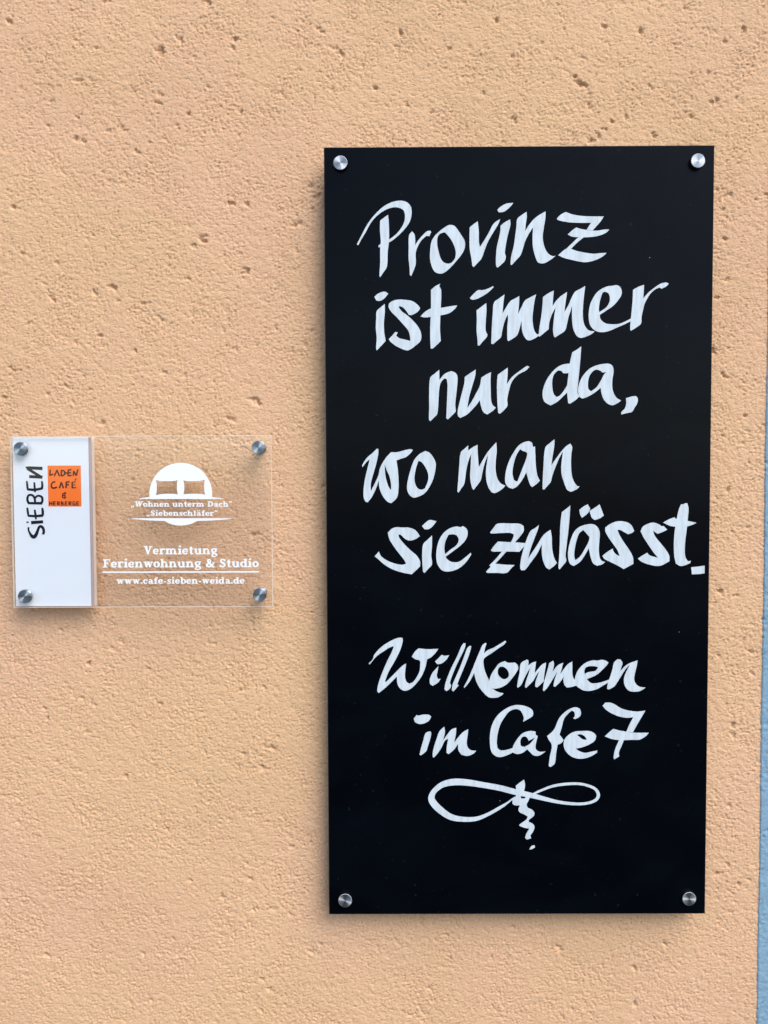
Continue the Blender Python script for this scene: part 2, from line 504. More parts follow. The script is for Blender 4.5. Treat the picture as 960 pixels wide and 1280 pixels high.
def wall_mesh(name, xs, zs, y0, mat, wob=None):
    X, Z = np.meshgrid(xs, zs)
    dens = np.maximum(np.gradient(xs)[None, :], np.gradient(zs)[:, None])
    H = relief(X, Z) * np.clip(1.6 - dens / 0.004, 0.0, 1.0)
    Xw = X.copy()
    if wob is not None:
        Xw[:, 0] += wob(zs); Xw[:, 1] += wob(zs) * 0.6
    nx, nz = len(xs), len(zs)
    co = np.empty((nz, nx, 3), np.float32)
    co[..., 0] = Xw; co[..., 1] = y0 - H; co[..., 2] = Z
    if wob is not None:
        co[:, 0, 1] = 0.004                                   # the coat turns in to the wall behind
    I = np.arange(nz * nx).reshape(nz, nx)
    q = np.stack([I[:-1, :-1], I[:-1, 1:], I[1:, 1:], I[1:, :-1]], -1).reshape(-1, 4).astype(np.int32)
    me = bpy.data.meshes.new(name)
    me.vertices.add(nz * nx); me.vertices.foreach_set('co', co.ravel())
    me.loops.add(q.size); me.loops.foreach_set('vertex_index', q.ravel())
    me.polygons.add(len(q)); me.polygons.foreach_set('loop_start', np.arange(0, q.size, 4, dtype=np.int32))
    me.polygons.foreach_set('use_smooth', np.ones(len(q), bool))
    me.materials.append(mat)
    me.update(calc_edges=True)
    return link(name, me)


XE = at(944.5, 1270, 0)[0]                                    # where the orange coat ends
zs = axis(-0.02, CAMZ - 0.66, CAMZ + 0.56, 3.4, 0.00102)
xo = axis(-3.2, -0.455, XE + 0.012, XE + 0.013, 0.00102)
o = wall_mesh('plaster_wall', xo, zs, 0.0, M_ORANGE)
tag(o, 'apricot orange rough plaster house wall carrying both signs', 'wall')
zb = axis(-0.02, CAMZ - 0.66, CAMZ + 0.56, 3.4, 0.0016)
xb = axis(XE, XE, XE + 0.05, 2.6, 0.0016)
wob = lambda z: 0.0006 * np.sin(z * 23) + 0.0003 * np.sin(z * 173 + 1) + 0.0002 * np.sin(z * 420 + 2) + 0.0002 * np.sin(z * 911)
o = wall_mesh('painted_wall', xb, zb, -0.0008, M_BLUE, wob)
tag(o, 'light blue plastered wall strip beside the orange one', 'wall')

# ------------------------------------------------------------------ stand-off bolts
def lathe(profile, seg=40):
    """profile of (radius, depth); axis is Z, which points to the street"""
    v, f = [], []
    for r, z in profile:
        for k in range(seg):
            a = 2 * math.pi * k / seg
            v.append((r * math.cos(a), r * math.sin(a), z))
    for i in range(len(profile) - 1):
        for k in range(seg):
            l = (k + 1) % seg
            f.append((i * seg + k, i * seg + l, (i + 1) * seg + l, (i + 1) * seg + k))
    f.append(tuple((len(profile) - 1) * seg + k for k in range(seg)))
    return v, f


M_STEEL_DARK = M_STEEL.copy(); M_STEEL_DARK.name = 'steel_dark_reflection'  # same steel, base colour darkened to paint in an onlooker's dark reflection
M_STEEL_DARK.node_tree.nodes['Principled BSDF'].inputs['Base Color'].default_value = (0.34, 0.38, 0.41, 1)
M_STEEL_DARK.node_tree.nodes['Principled BSDF'].inputs['Roughness'].default_value = 0.42
M_STEEL_DARK.node_tree.nodes['Principled BSDF'].inputs['Anisotropic Rotation'].default_value = 0.25


def bolt_mesh(name, rc, hc, rs, back, mat=M_STEEL):
    """cap of radius rc and height hc on the panel's face, stem of radius rs back to the wall"""
    mb = MB()
    bv = 0.0005
    v, f = lathe([(rc, 0.00005), (rc, hc - bv), (rc - bv * 0.35, hc - bv * 0.35), (rc - bv, hc)])
    mb.add(v, f)
    me = bpy.data.meshes.new(name)
    me.from_pydata(mb.v, [], mb.f); me.materials.append(mat)
    me.polygons.foreach_set('use_smooth', [len(p.vertices) < 5 for p in me.polygons])
    me2 = bpy.data.meshes.new('stem')
    v, f = lathe([(rs, -back - 0.0015), (rs, -0.00005)])
    me2.from_pydata(v, [], f); me2.materials.append(mat)
    me2.polygons.foreach_set('use_smooth', [len(p.vertices) < 5 for p in me2.polygons])
    return me, me2


def place_bolts(spots, yf, meshes, thick, parent, label_first=None):
    for i, (px, py) in enumerate(spots):
        x, z = at(px, py, yf - 0.003)
        c = link('bolt_cap', meshes[0], parent, (x - parent.location.x, yf - parent.location.y, z - parent.location.z))
        c.rotation_euler = (rad(90), 0, rad(0))
        s = link('stem', meshes[1], c, (0, 0, -thick))
    return


# ------------------------------------------------------------------ black board
YB = -0.0195                                                   # its front face
tl, br = at(405, 184, YB), at(881.5, 1142.3, YB)
tr_, bl = at(893, 181.5, YB), at(411, 1143, YB)
bx0, bx1 = (tl[0] + bl[0]) / 2, (tr_[0] + br[0]) / 2
bz0, bz1 = (bl[1] + br[1]) / 2, (tl[1] + tr_[1]) / 2
board = empty('sign_board', ((bx0 + bx1) / 2, 0, bz0))
tag(board, 'tall black board with white hand-lettered German saying', 'sign')


def child(mb, name, mats, parent, smooth=False):
    return mb.build(name, mats, parent, loc=tuple(parent.location), smooth=smooth)


mb = MB(); bevel_box(mb, bx0, bx1, YB, YB + 0.004, bz0, bz1, 0.0005, 1, 0)
child(mb, 'panel', [M_BLACK, M_EDGE], board)
place_bolts([(425.5, 204), (872, 201.5), (431.5, 1125), (861, 1123)], YB, bolt_mesh('bolt_cap', 0.0074, 0.0045, 0.005, 0.0155), 0.004, board)

# outlines of the brush letters: (character, x origin, y origin, scale, loops, further loops ...)
Z5, Z8 = 5.3333, 8.0
H = {}          # loops marked 'h' cut a hole into the loop before them
LET = [
 ('P', 440, 240, Z5, [[(188,190),(215,170),(240,152),(245,200),(247,320),(238,400),(233,497),(210,535),(188,568),(183,560),(188,470),(188,380),(192,330),(186,250)]],
   [[(32,350),(60,295),(100,220),(140,165),(200,105),(260,70),(320,58),(360,66),(388,90),(398,130),(390,185),(365,230),(320,280),(280,315),(245,338),(200,360),(178,371),(176,358),(200,340),(250,315),(290,285),(325,245),(348,200),(353,160),(345,125),(320,108),(285,102),(240,112),(190,140),(150,175),(120,215),(90,270),(60,320),(42,355)]]),
 ('r', 440, 240, Z5, [[(400,262),(415,280),(420,300),(422,355),(440,325),(470,290),(500,262),(522,258),(528,268),(515,295),(495,293),(465,320),(440,360),(425,405),(425,480),(412,520),(395,560),(386,555),(383,500),(377,440),(378,370),(380,290)]]),
 ('o', 440, 240, Z5, [[(650,220),(682,226),(710,260),(735,298),(752,330),(752,370),(735,410),(700,455),(650,510),(610,540),(580,544),(550,530),(530,490),(520,440),(522,380),(530,330),(550,295),(580,265),(615,238)],
                      [(618,268),(635,285),(665,325),(685,370),(692,410),(685,445),(665,470),(640,478),(610,468),(590,440),(578,400),(568,350),(570,305),(585,280)]]),
 ('v', 440, 240, Z5, [[(785,235),(810,215),(838,195),(845,260),(846,330),(852,368),(880,325),(910,275),(945,210),(988,180),(975,215),(935,280),(900,345),(880,400),(862,445),(840,470),(812,500),(803,495),(795,440),(785,380),(783,300)]]),
 ('i', 600, 240, Z5, [[(200,183),(203,215),(192,260),(178,320),(168,380),(166,410),(172,430),(165,460),(140,485),(118,504),(108,495),(106,440),(112,370),(125,310),(135,265),(137,225),(165,202)]],
   [[(115,120),(135,100),(175,78),(222,73),(205,95),(175,122),(150,134),(125,136)]]),
 ('n', 600, 240, Z5, [[(310,132),(312,165),(305,215),(300,262),(325,222),(360,180),(400,150),(437,130),(435,180),(425,240),(418,300),(425,350),(440,390),(460,415),(485,428),(505,424),(480,445),(430,474),(395,474),(380,460),(362,410),(352,360),(350,300),(354,235),(325,280),(300,330),(285,380),(268,425),(240,455),(212,487),(203,483),(208,430),(225,360),(235,290),(243,225),(248,180),(280,152)]]),
 ('z', 600, 240, Z5, [[(512,178),(535,153),(572,133),(610,148),(680,160),(760,163),(825,163),(805,195),(752,255),(710,252),(740,205),(680,206),(600,203),(550,195),(518,186)]],
   [[(585,283),(612,258),(640,237),(680,248),(720,254),(780,258),(830,250),(862,250),(840,272),(790,292),(730,301),(660,302),(610,297)]],
   [[(664,298),(694,300),(645,340),(604,380),(575,395),(562,392),(605,350)]],
   [[(520,422),(545,400),(572,380),(600,378),(640,392),(700,405),(760,412),(800,408),(843,406),(825,425),(780,450),(720,467),(680,467),(620,455),(560,440)]]),
 ('i', 460, 340, Z5, [[(42,165),(70,143),(110,131),(135,145),(110,175),(80,193),(55,190)]],
   [[(112,213),(112,270),(106,340),(108,400),(118,460),(90,490),(58,523),(54,510),(58,440),(52,370),(55,310),(58,262),(85,235)]]),
 ('s', 460, 340, Z5, [[(140,210),(160,195),(200,184),(250,186),(295,194),(330,218),(348,240),(335,262),(290,288),(272,285),(255,260),(235,238),(210,226),(206,238),(225,262),(265,292),(310,335),(340,375),(355,415),(352,455),(330,480),(270,522),(240,518),(190,495),(155,470),(138,448),(160,425),(182,400),(198,402),(188,425),(210,442),(245,450),(282,460),(280,430),(268,390),(235,350),(190,300),(155,265),(138,235)]]),
 ('t', 460, 340, Z5, [[(420,120),(445,97),(482,78),(476,96),(488,120),(486,220),(482,300),(480,380),(485,460),(460,485),(430,512),(418,510),(415,440),(415,360),(420,250)]],
   [[(350,297),(375,270),(415,245),(480,240),(540,230),(595,222),(580,245),(540,275),(490,288),(430,297),(380,303)]]),
 ('i', 580, 350, Z8, [[(58,182),(90,145),(140,102),(180,102),(230,90),(290,62),(298,70),(270,100),(220,140),(160,175),(110,195),(75,195)]],
   [[(125,305),(170,270),(222,230),(225,300),(218,400),(215,490),(222,525),(235,545),(228,570),(190,612),(155,655),(138,655),(135,600),(125,500),(128,400)]]),
 ('m', 580, 350, Z8, [[(300,225),(350,185),(405,145),(395,220),(385,335),(420,275),(465,210),(510,185),(553,160),(550,240),(540,340),(575,270),(610,205),(660,175),(720,143),(705,210),(692,300),(685,380),(690,450),(705,510),(728,540),(745,542),(747,560),(700,588),(650,605),(620,590),(590,540),(578,480),(575,405),(562,460),(545,520),(528,556),(490,585),(445,612),(435,600),(432,540),(433,460),(440,390),(438,345),(415,390),(395,450),(380,520),(370,570),(330,608),(290,642),(272,635),(275,560),(280,440),(288,330)]]),
 ('m', 660, 345, Z8, [[(150,210),(200,175),(258,145),(252,210),(245,300),(280,250),(330,200),(390,160),(382,220),(370,300),(364,360),(400,300),(430,230),(470,158),(520,130),(572,100),(562,180),(552,280),(548,380),(555,460),(575,510),(610,545),(665,552),(648,572),(600,598),(540,618),(510,615),(480,590),(450,520),(440,430),(440,296),(425,350),(405,410),(392,470),(370,545),(320,582),(270,615),(258,600),(250,540),(255,460),(265,380),(277,315),(250,360),(225,420),(210,480),(208,530),(160,570),(115,607),(105,595),(115,510),(130,420),(142,320)]]),
 ('e', 730, 340, Z8, [[(330,132),(357,147),(375,180),(375,225),(350,270),(300,330),(240,375),(158,428),(160,460),(180,490),(220,515),(270,522),(340,520),(400,500),(475,462),(475,488),(400,525),(320,560),(250,590),(190,602),(130,595),(90,570),(60,530),(48,470),(48,400),(60,330),(85,270),(120,215),(165,175),(230,145),(280,138)],
                      [(185,207),(205,198),(240,210),(255,240),(258,280),(245,320),(215,360),(152,402),(148,370),(155,310),(170,250)]]),
 ('r', 730, 340, Z8, [[(490,178),(540,150),(600,128),(598,180),(592,265),(640,210),(700,160),(760,120),(820,105),(847,118),(820,145),(775,168),(755,155),(710,175),(670,210),(635,260),(605,320),(590,380),(575,450),(570,515),(530,550),(470,588),(462,575),(465,500),(475,400),(485,290)]]),
 ('n', 520, 430, Z5, [[(95,225),(125,197),(155,172),(156,240),(190,200),(235,180),(262,192),(276,215),(275,270),(268,340),(262,400),(265,450),(240,477),(212,503),(202,495),(205,420),(208,340),(210,270),(204,232),(188,230),(165,258),(155,300),(150,370),(142,465),(120,490),(95,515),(87,505),(88,420),(88,320)]]),
 ('u', 520, 430, Z5, [[(325,220),(360,195),(398,170),(395,210),(375,280),(355,350),(342,428),(370,385),(400,330),(425,280),(435,225),(465,205),(500,188),(497,240),(498,310),(500,370),(510,405),(532,425),(510,447),(475,470),(450,455),(435,420),(425,375),(395,415),(340,470),(295,493),(280,480),(278,445),(290,390),(310,310),(322,262)]]),
 ('r', 520, 430, Z5, [[(545,205),(580,180),(612,157),(610,210),(605,268),(640,220),(690,180),(740,145),(756,152),(735,175),(680,205),(640,250),(620,310),(608,370),(610,410),(590,437),(560,465),(548,460),(543,400),(540,320),(540,250)]]),
 ('d', 660, 430, Z5, [[(295,55),(325,38),(355,15),(350,90),(342,180),(333,270),(330,325),(345,348),(315,375),(280,398),(268,395),(262,340),(262,270),(270,200),(280,120)]],
   [[(285,130),(240,135),(200,152),(160,188),(125,238),(103,292),(97,342),(110,385),(150,410),(195,385),(235,348),(275,310),(268,262),(240,310),(210,345),(190,353),(172,335),(162,290),(162,240),(175,200),(200,176),(222,180),(235,195),(262,195),(285,192)]]),
 ('a', 660, 430, Z5, [[(545,133),(565,150),(570,185),(562,240),(562,290),(572,330),(590,358),(620,377),(600,392),(565,408),(535,400),(505,370),(490,330),(484,292),(450,320),(410,345),(365,363),(345,355),(333,320),(337,280),(350,240),(375,200),(410,165),(450,145),(500,133)],
                      [(425,190),(450,172),(480,177),(497,190),(522,187),(505,205),(485,245),(455,290),(420,315),(403,300),(400,260),(407,220)]]),
 (',', 660, 430, Z5, [[(652,362),(690,350),(720,347),(732,365),(728,395),(710,425),(693,452),(660,460),(622,470),(622,455),(645,430),(655,395)]]),
 ('w', 440, 530, Z5, [[(70,288),(68,275),(100,225),(140,190),(165,165),(176,166),(175,200),(160,270),(140,340),(125,400),(126,448),(150,400),(175,345),(185,300),(200,265),(230,220),(260,188),(300,188),(350,175),(385,168),(406,172),(390,195),(360,220),(325,232),(296,243),(305,300),(310,370),(310,430),(300,490),(262,528),(240,520),(215,495),(195,460),(182,420),(178,375),(160,430),(130,490),(105,522),(90,518),(78,490),(78,430),(88,360),(105,290),(118,235),(95,255)],
                      [(218,268),(232,310),(250,350),(260,400),(261,442),(245,420),(228,370),(220,320)]]),
 ('o', 440, 530, Z5, [[(490,180),(515,190),(540,220),(558,260),(555,310),(540,370),(510,430),(480,465),(440,485),(410,492),(385,475),(368,440),(368,400),(378,350),(395,290),(415,240),(450,200)],
                      [(443,245),(465,255),(490,290),(508,335),(505,385),(485,430),(460,438),(435,425),(418,385),(418,340),(428,290)]]),
 ('m', 560, 530, Z5, [[(85,190),(110,165),(135,142),(134,177),(165,155),(197,138),(198,190),(205,288),(235,235),(270,180),(322,122),(325,180),(318,250),(318,310),(328,360),(350,395),(382,410),(365,430),(315,460),(290,455),(268,420),(255,370),(253,310),(267,205),(245,260),(230,320),(218,375),(195,408),(170,440),(160,425),(148,360),(150,290),(155,198),(135,250),(120,320),(108,400),(88,430),(70,458),(63,450),(68,380),(75,280)]]),
 ('a', 560, 530, Z5, [[(540,115),(560,125),(567,152),(580,150),(582,200),(585,270),(595,340),(612,378),(590,400),(562,420),(550,410),(535,370),(522,322),(490,380),(455,420),(430,432),(400,420),(382,390),(382,340),(392,290),(410,240),(440,185),(470,145),(505,122)],
                      [(480,167),(500,180),(522,188),(528,200),(518,240),(495,300),(462,385),(440,375),(430,330),(437,270),(455,210)]]),
 ('n', 560, 530, Z5, [[(648,158),(675,130),(710,102),(708,150),(698,210),(689,275),(720,230),(750,190),(785,150),(815,130),(828,155),(822,200),(820,270),(825,340),(840,385),(862,415),(877,415),(860,434),(820,452),(795,440),(775,395),(758,340),(755,280),(766,182),(740,230),(715,290),(695,345),(685,385),(665,410),(640,438),(630,432),(632,360),(637,270)]]),
 ('s', 450, 620, Z5, [[(185,245),(210,220),(240,208),(280,210),(320,210),(360,222),(385,245),(398,268),(370,287),(330,297),(300,285),(270,258),(256,258),(260,275),(290,315),(335,360),(380,400),(400,435),(400,470),(345,522),(290,512),(220,490),(160,455),(120,420),(98,402),(110,388),(125,370),(140,400),(180,430),(240,452),(285,458),(308,450),(290,420),(250,370),(215,320),(195,285)]]),
 ('i', 450, 620, Z5, [[(413,200),(440,175),(465,160),(510,168),(490,195),(460,220),(430,222)]],
   [[(422,320),(450,292),(480,262),(480,330),(475,400),(480,455),(455,485),(430,513),(420,505),(415,430),(415,370)]]),
 ('e', 450, 620, Z5, [[(685,200),(710,218),(718,250),(705,290),(670,330),(620,368),(570,405),(585,425),(615,440),(660,438),(700,410),(738,378),(742,390),(715,430),(670,475),(620,498),(570,503),(540,490),(515,450),(508,400),(512,350),(525,300),(550,255),(590,220),(640,203),(672,207)],
                      [(590,258),(620,255),(645,262),(658,290),(645,325),(600,360),(568,388),(562,350),(570,300)]]),
 ('z', 600, 620, Z5, [[(67,243),(90,212),(115,185),(200,183),(265,185),(290,200),(292,230),(270,265),(232,310),(205,310),(222,275),(225,255),(200,246),(130,247),(75,250)]],
   [[(72,362),(95,330),(120,303),(200,308),(260,310),(308,315),(290,340),(262,372),(200,370),(130,370),(85,370)]],
   [[(148,368),(175,371),(135,415),(97,455),(75,475),(62,462),(100,425)]],
   [[(40,505),(65,478),(95,450),(160,457),(230,460),(205,485),(175,513),(110,512),(50,512)]]),
 ('u', 600, 620, Z5, [[(335,235),(365,215),(393,193),(385,225),(360,290),(335,360),(320,418),(345,380),(385,320),(415,270),(440,245),(470,225),(478,270),(480,340),(488,390),(500,425),(513,445),(495,465),(462,490),(440,475),(420,430),(412,380),(412,322),(380,385),(340,440),(300,492),(275,495),(268,480),(270,440),(280,390),(300,320)]]),
 ('l', 600, 620, Z5, [[(545,108),(575,85),(602,63),(598,130),(590,220),(578,320),(570,400),(575,432),(555,460),(530,490),(523,480),(528,400),(532,300),(535,200)]],),
 ('a umlaut', 600, 620, Z5, [[(755,188),(785,210),(798,245),(795,300),(792,360),(798,410),(812,432),(833,440),(815,455),(780,465),(755,450),(738,410),(725,348),(695,400),(665,440),(625,467),(600,452),(587,410),(590,350),(605,290),(630,235),(665,205),(710,190)],
                      [(688,226),(705,245),(730,273),(725,300),(700,350),(665,405),(635,428),(628,400),(632,350),(645,290),(662,248)]],
   [[(662,92),(690,70),(718,55),(735,85),(718,115),(680,145),(668,125)]], [[(730,100),(765,78),(797,55),(810,90),(825,130),(800,148),(765,160),(745,145)]]),
 ('s', 720, 620, Z5, [[(195,210),(230,185),(280,168),(330,172),(365,190),(388,232),(375,245),(345,255),(320,240),(290,225),(276,228),(290,260),(320,310),(355,360),(380,410),(382,452),(318,487),(280,465),(230,440),(190,420),(175,400),(205,375),(245,350),(248,365),(265,387),(292,402),(275,360),(240,310),(210,265),(195,235)]]),
 ('s', 720, 620, Z5, [[(430,235),(445,205),(480,185),(515,177),(555,190),(570,201),(585,200),(608,225),(580,238),(545,252),(525,240),(513,230),(525,265),(560,310),(600,360),(622,400),(622,435),(560,465),(500,460),(440,440),(412,418),(440,398),(475,378),(490,395),(547,412),(520,380),(485,330),(450,275)]]),
 ('t', 720, 620, Z5, [[(700,55),(715,55),(730,48),(742,48),(750,85),(745,150),(738,220),(728,300),(725,370),(730,410),(745,435),(766,432),(760,448),(700,467),(665,450),(655,400),(652,320),(657,240),(670,160),(685,90)]],
   [[(580,177),(620,155),(655,142),(668,152),(740,165),(802,178),(780,190),(730,205),(690,205),(630,200)]]),
 ('full stop', 720, 620, Z5, [[(768,475),(800,472),(857,464),(857,515),(820,520),(772,522)]]),
 ('W', 450, 780, Z5, [[(58,262),(85,235),(95,205),(140,155),(200,115),(255,92),(283,92),(285,115),(265,180),(230,250),(190,320),(167,380),(172,388),(200,360),(245,315),(280,280),(308,262),(303,300),(300,350),(310,385),(330,398),(355,385),(380,350),(398,310),(402,250),(392,240),(370,235),(345,218),(365,185),(390,162),(450,168),(522,165),(505,190),(475,220),(447,235),(438,280),(415,340),(380,390),(340,430),(300,445),(270,432),(250,400),(246,350),(220,375),(180,415),(125,460),(115,445),(125,390),(150,320),(180,250),(210,190),(226,148),(200,155),(160,180),(110,215),(80,250),(64,270)]]),
 ('i', 450, 780, Z5, [[(500,250),(525,225),(545,205),(565,212),(595,207),(575,238),(545,262),(515,268)]],
   [[(523,280),(518,310),(512,345),(520,367),(538,365),(520,390),(485,412),(467,400),(465,370),(480,330),(500,305)]]),
 ('l', 450, 780, Z5, [[(690,128),(704,128),(700,155),(680,200),(650,260),(620,330),(600,390),(607,412),(595,435),(575,447),(563,435),(568,400),(585,350),(610,290),(650,210),(675,150)]]),
 ('l', 450, 780, Z5, [[(730,145),(742,148),(732,190),(710,250),(685,310),(660,370),(648,402),(658,408),(640,430),(622,450),(612,440),(618,400),(640,350),(670,280),(700,200),(715,160)]]),
 ('K', 560, 790, Z8, [[(345,130),(375,108),(385,115),(370,160),(360,214),(400,180),(450,160),(510,125),(570,88),(583,95),(560,125),(500,165),(430,215),(370,255),(355,280),(358,340),(370,390),(390,440),(412,490),(420,540),(450,570),(490,595),(530,608),(555,612),(540,630),(500,652),(450,658),(405,650),(350,600),(305,540),(275,470),(262,408),(225,480),(190,530),(163,558),(158,548),(200,470),(240,380),(280,280),(320,185)]]),
 ('o', 560, 790, Z8, [[(570,290),(585,300),(605,308),(670,305),(695,330),(702,365),(685,400),(650,450),(600,510),(550,545),(500,562),(450,565),(420,545),(412,500),(420,460),(440,410),(475,360),(510,315)],
                      [(525,345),(560,350),(590,375),(608,410),(605,445),(580,468),(550,470),(520,450),(500,420),(498,385),(508,360)]]),
 ('m', 640, 800, Z8, [[(85,240),(110,215),(150,195),(165,205),(163,255),(200,228),(240,215),(235,260),(226,330),(260,290),(300,245),(340,225),(335,270),(325,330),(318,395),(320,410),(290,440),(250,475),(232,465),(235,420),(255,360),(277,306),(245,350),(210,410),(175,445),(140,480),(128,465),(140,410),(165,340),(183,275),(150,330),(120,390),(90,450),(60,478),(50,468),(58,410),(75,330)]]),
 ('m', 640, 800, Z8, [[(372,230),(412,207),(420,240),(406,318),(440,270),(475,242),(512,228),(500,275),(481,343),(520,288),(560,240),(602,215),(603,270),(603,330),(612,375),(632,405),(645,430),(640,455),(600,468),(550,475),(525,450),(513,400),(517,366),(480,420),(430,468),(413,460),(425,400),(452,316),(420,370),(390,420),(350,480),(318,512),(308,500),(318,430),(340,350),(360,280)]]),
 ('e', 700, 800, Z8, [[(420,198),(460,208),(485,225),(465,255),(420,300),(370,345),(300,378),(268,388),(280,405),(310,430),(360,432),(420,420),(490,396),(485,422),(430,455),(370,490),(300,508),(240,505),(200,485),(160,455),(148,420),(152,370),(175,310),(215,260),(260,225),(320,205),(380,205)],
                      [(255,275),(290,262),(350,262),(380,272),(370,290),(350,310),(300,318),(262,330),(247,343),(243,310)]]),
 ('n', 700, 800, Z8, [[(540,225),(575,192),(605,195),(625,230),(615,265),(603,310),(650,260),(700,230),(775,203),(770,240),(755,310),(742,370),(745,410),(765,445),(800,468),(855,475),(835,490),(790,512),(720,515),(680,500),(650,460),(638,410),(645,360),(670,300),(702,246),(660,285),(620,345),(580,410),(545,460),(490,493),(470,488),(478,430),(500,370),(525,290)]]),
 ('i', 500, 860, Z5, [[(92,205),(110,180),(125,184),(150,178),(190,178),(208,190),(195,215),(170,232),(130,240),(100,228)]],
   [[(185,292),(205,290),(208,305),(200,345),(185,390),(175,420),(140,448),(130,445),(140,400),(155,350),(168,305)]]),
 ('m', 500, 860, Z5, [[(262,290),(280,270),(295,258),(300,290),(288,348),(315,310),(345,275),(375,265),(372,310),(360,364),(395,320),(425,290),(455,275),(450,320),(445,370),(455,400),(475,415),(508,418),(490,437),(450,452),(410,445),(390,415),(387,372),(360,410),(325,440),(310,432),(312,390),(322,338),(300,350),(280,390),(255,430),(225,465),(218,455),(222,410),(240,350)]]),
 ('C', 500, 860, Z5, [[(820,225),(825,200),(815,170),(800,148),(770,140),(730,155),(700,190),(670,240),(652,300),(645,360),(650,400),(670,415),(710,412),(757,398),(762,424),(720,445),(670,460),(635,452),(610,425),(600,380),(600,310),(612,250),(640,195),(680,155),(730,125),(780,113),(840,122),(880,145),(888,170),(880,190)]]),
 ('a', 500, 860, Z5, [[(870,286),(903,290),(905,313),(918,320),(908,360),(903,395),(912,415),(935,425),(970,422),(950,438),(920,452),(890,448),(865,425),(848,408),(820,430),(785,440),(755,432),(750,405),(760,375),(785,335),(820,300)],
                      [(828,322),(845,328),(858,352),(900,330),(868,370),(845,385),(825,392),(805,385),(802,355),(812,330)]]),
 ('f', 660, 860, Z5, [[(300,202),(312,185),(308,158),(292,150),(270,168),(240,205),(225,260),(210,310),(225,330),(238,348),(220,368),(197,378),(188,430),(178,502),(150,527),(138,520),(145,460),(158,400),(155,370),(138,345),(127,320),(160,292),(180,265),(205,205),(240,165),(280,138),(320,128),(345,138),(353,165),(345,190),(315,207)]]),
 ('e', 660, 860, Z5, [[(350,287),(410,287),(440,300),(455,320),(445,350),(410,375),(360,395),(318,403),(340,420),(380,432),(420,425),(462,416),(460,430),(420,455),(370,470),(320,468),(280,450),(248,415),(237,375),(245,340),(280,305),(315,290)],
                      [(325,312),(350,308),(378,322),(392,345),(365,342),(342,325)]]),
 ('7', 660, 860, Z5, [[(497,118),(515,97),(550,98),(580,110),(620,135),(670,150),(730,157),(782,150),(765,180),(735,230),(700,294),(655,292),(675,245),(702,194),(660,198),(610,190),(560,170),(520,145)]],
   [[(512,322),(540,295),(568,272),(620,285),(700,297),(805,298),(785,320),(745,343),(690,345),(620,347),(560,340)]],
   [[(608,343),(640,343),(622,390),(605,430),(608,455),(575,475),(570,462),(580,410)]]),
]
WORDS = ['Provinz', 'ist', 'immer', 'nur', 'da,', 'wo', 'man', 'sie', 'zulaesst.', 'Willkommen', 'im', 'Cafe', '7']
for n_, (chn, ox, oy, sc, *shapes) in enumerate(LET):
    mb = MB()
    for k, loops in enumerate(shapes):
        L = [[(ox + a / sc, oy + b / sc) for a, b in smooth_loop(lp)] for lp in loops]
        paint_shape(mb, L, YB, 0.00016 + 0.00004 * k + 0.00001 * (n_ % 3))
    o = child(mb, 'letter', M_PAINT, board)
# the drawn flourish under the greeting
mb = MB()
fx, fy = 520, 955
loop = [(662,222,10),(638,236,10),(605,262,13),(560,290,20),(480,335,22),(400,365,28),(310,368,33),(230,352,40),(160,305,46),(115,258,46),(103,222,42),(122,180,34),(175,138,38),(250,120,44),(340,123,42),(450,140,38),(560,160,38),(660,186,38),(760,207,34),(850,230,28),(933,250,22),(1013,262,20),(1093,266,18),(1160,257,18),(1203,235,20),(1215,202,22),(1193,165,18),(1133,140,17),(1073,131,17),(993,134,18),(913,147,17),(843,172,15),(783,200,13),(750,225,12)]
stroke(mb, [(fx + a / Z5, fy + b / Z5, c / Z5) for a, b, c in loop], YB, 0.00015, True)
zig = [(665,145),(690,125),(720,103),(727,140),(720,182),(745,205),(755,225),(748,248),(738,268),(745,290),(775,305),(790,325),(785,345),(752,372),(752,386),(780,400),(790,420),(780,450),(762,475),(767,495),(740,503),(727,492),(735,465),(755,430),(725,425),(690,412),(690,402),(735,370),(745,350),(720,335),(690,320),(683,300),(693,275),(660,275),(643,265),(645,235),(665,215),(668,180)]
hol = [(697,214),(730,214),(728,229),(702,230)]
paint_shape(mb, [[(fx + a / Z5, fy + b / Z5) for a, b in smooth_loop(zig)], [(fx + a / Z5, fy + b / Z5) for a, b in hol]], YB, 0.00025)
paint_shape(mb, [[(fx + a / Z5, fy + b / Z5) for a, b in smooth_loop([(755,570),(768,548),(790,540),(793,555),(775,566)])]], YB, 0.00017)
tag(child(mb, 'flourish', M_PAINT, board), 'looped white flourish with zigzag tail')
# stray paint fleck
M_FLECK = paint_mat('thin_grey_fleck', (0.12, 0.15, 0.18), 0.2)
for px, py, rr in ((812, 322, 0.8), (625, 1001, 0.7), (849, 790, 0.6)):
    mb = MB()
    paint_shape(mb, [[(px + rr * math.cos(a), py + rr * math.sin(a)) for a in np.linspace(0, 5.6, 7)]], YB, 0.0001)
    child(mb, 'paint_fleck', M_FLECK, board)

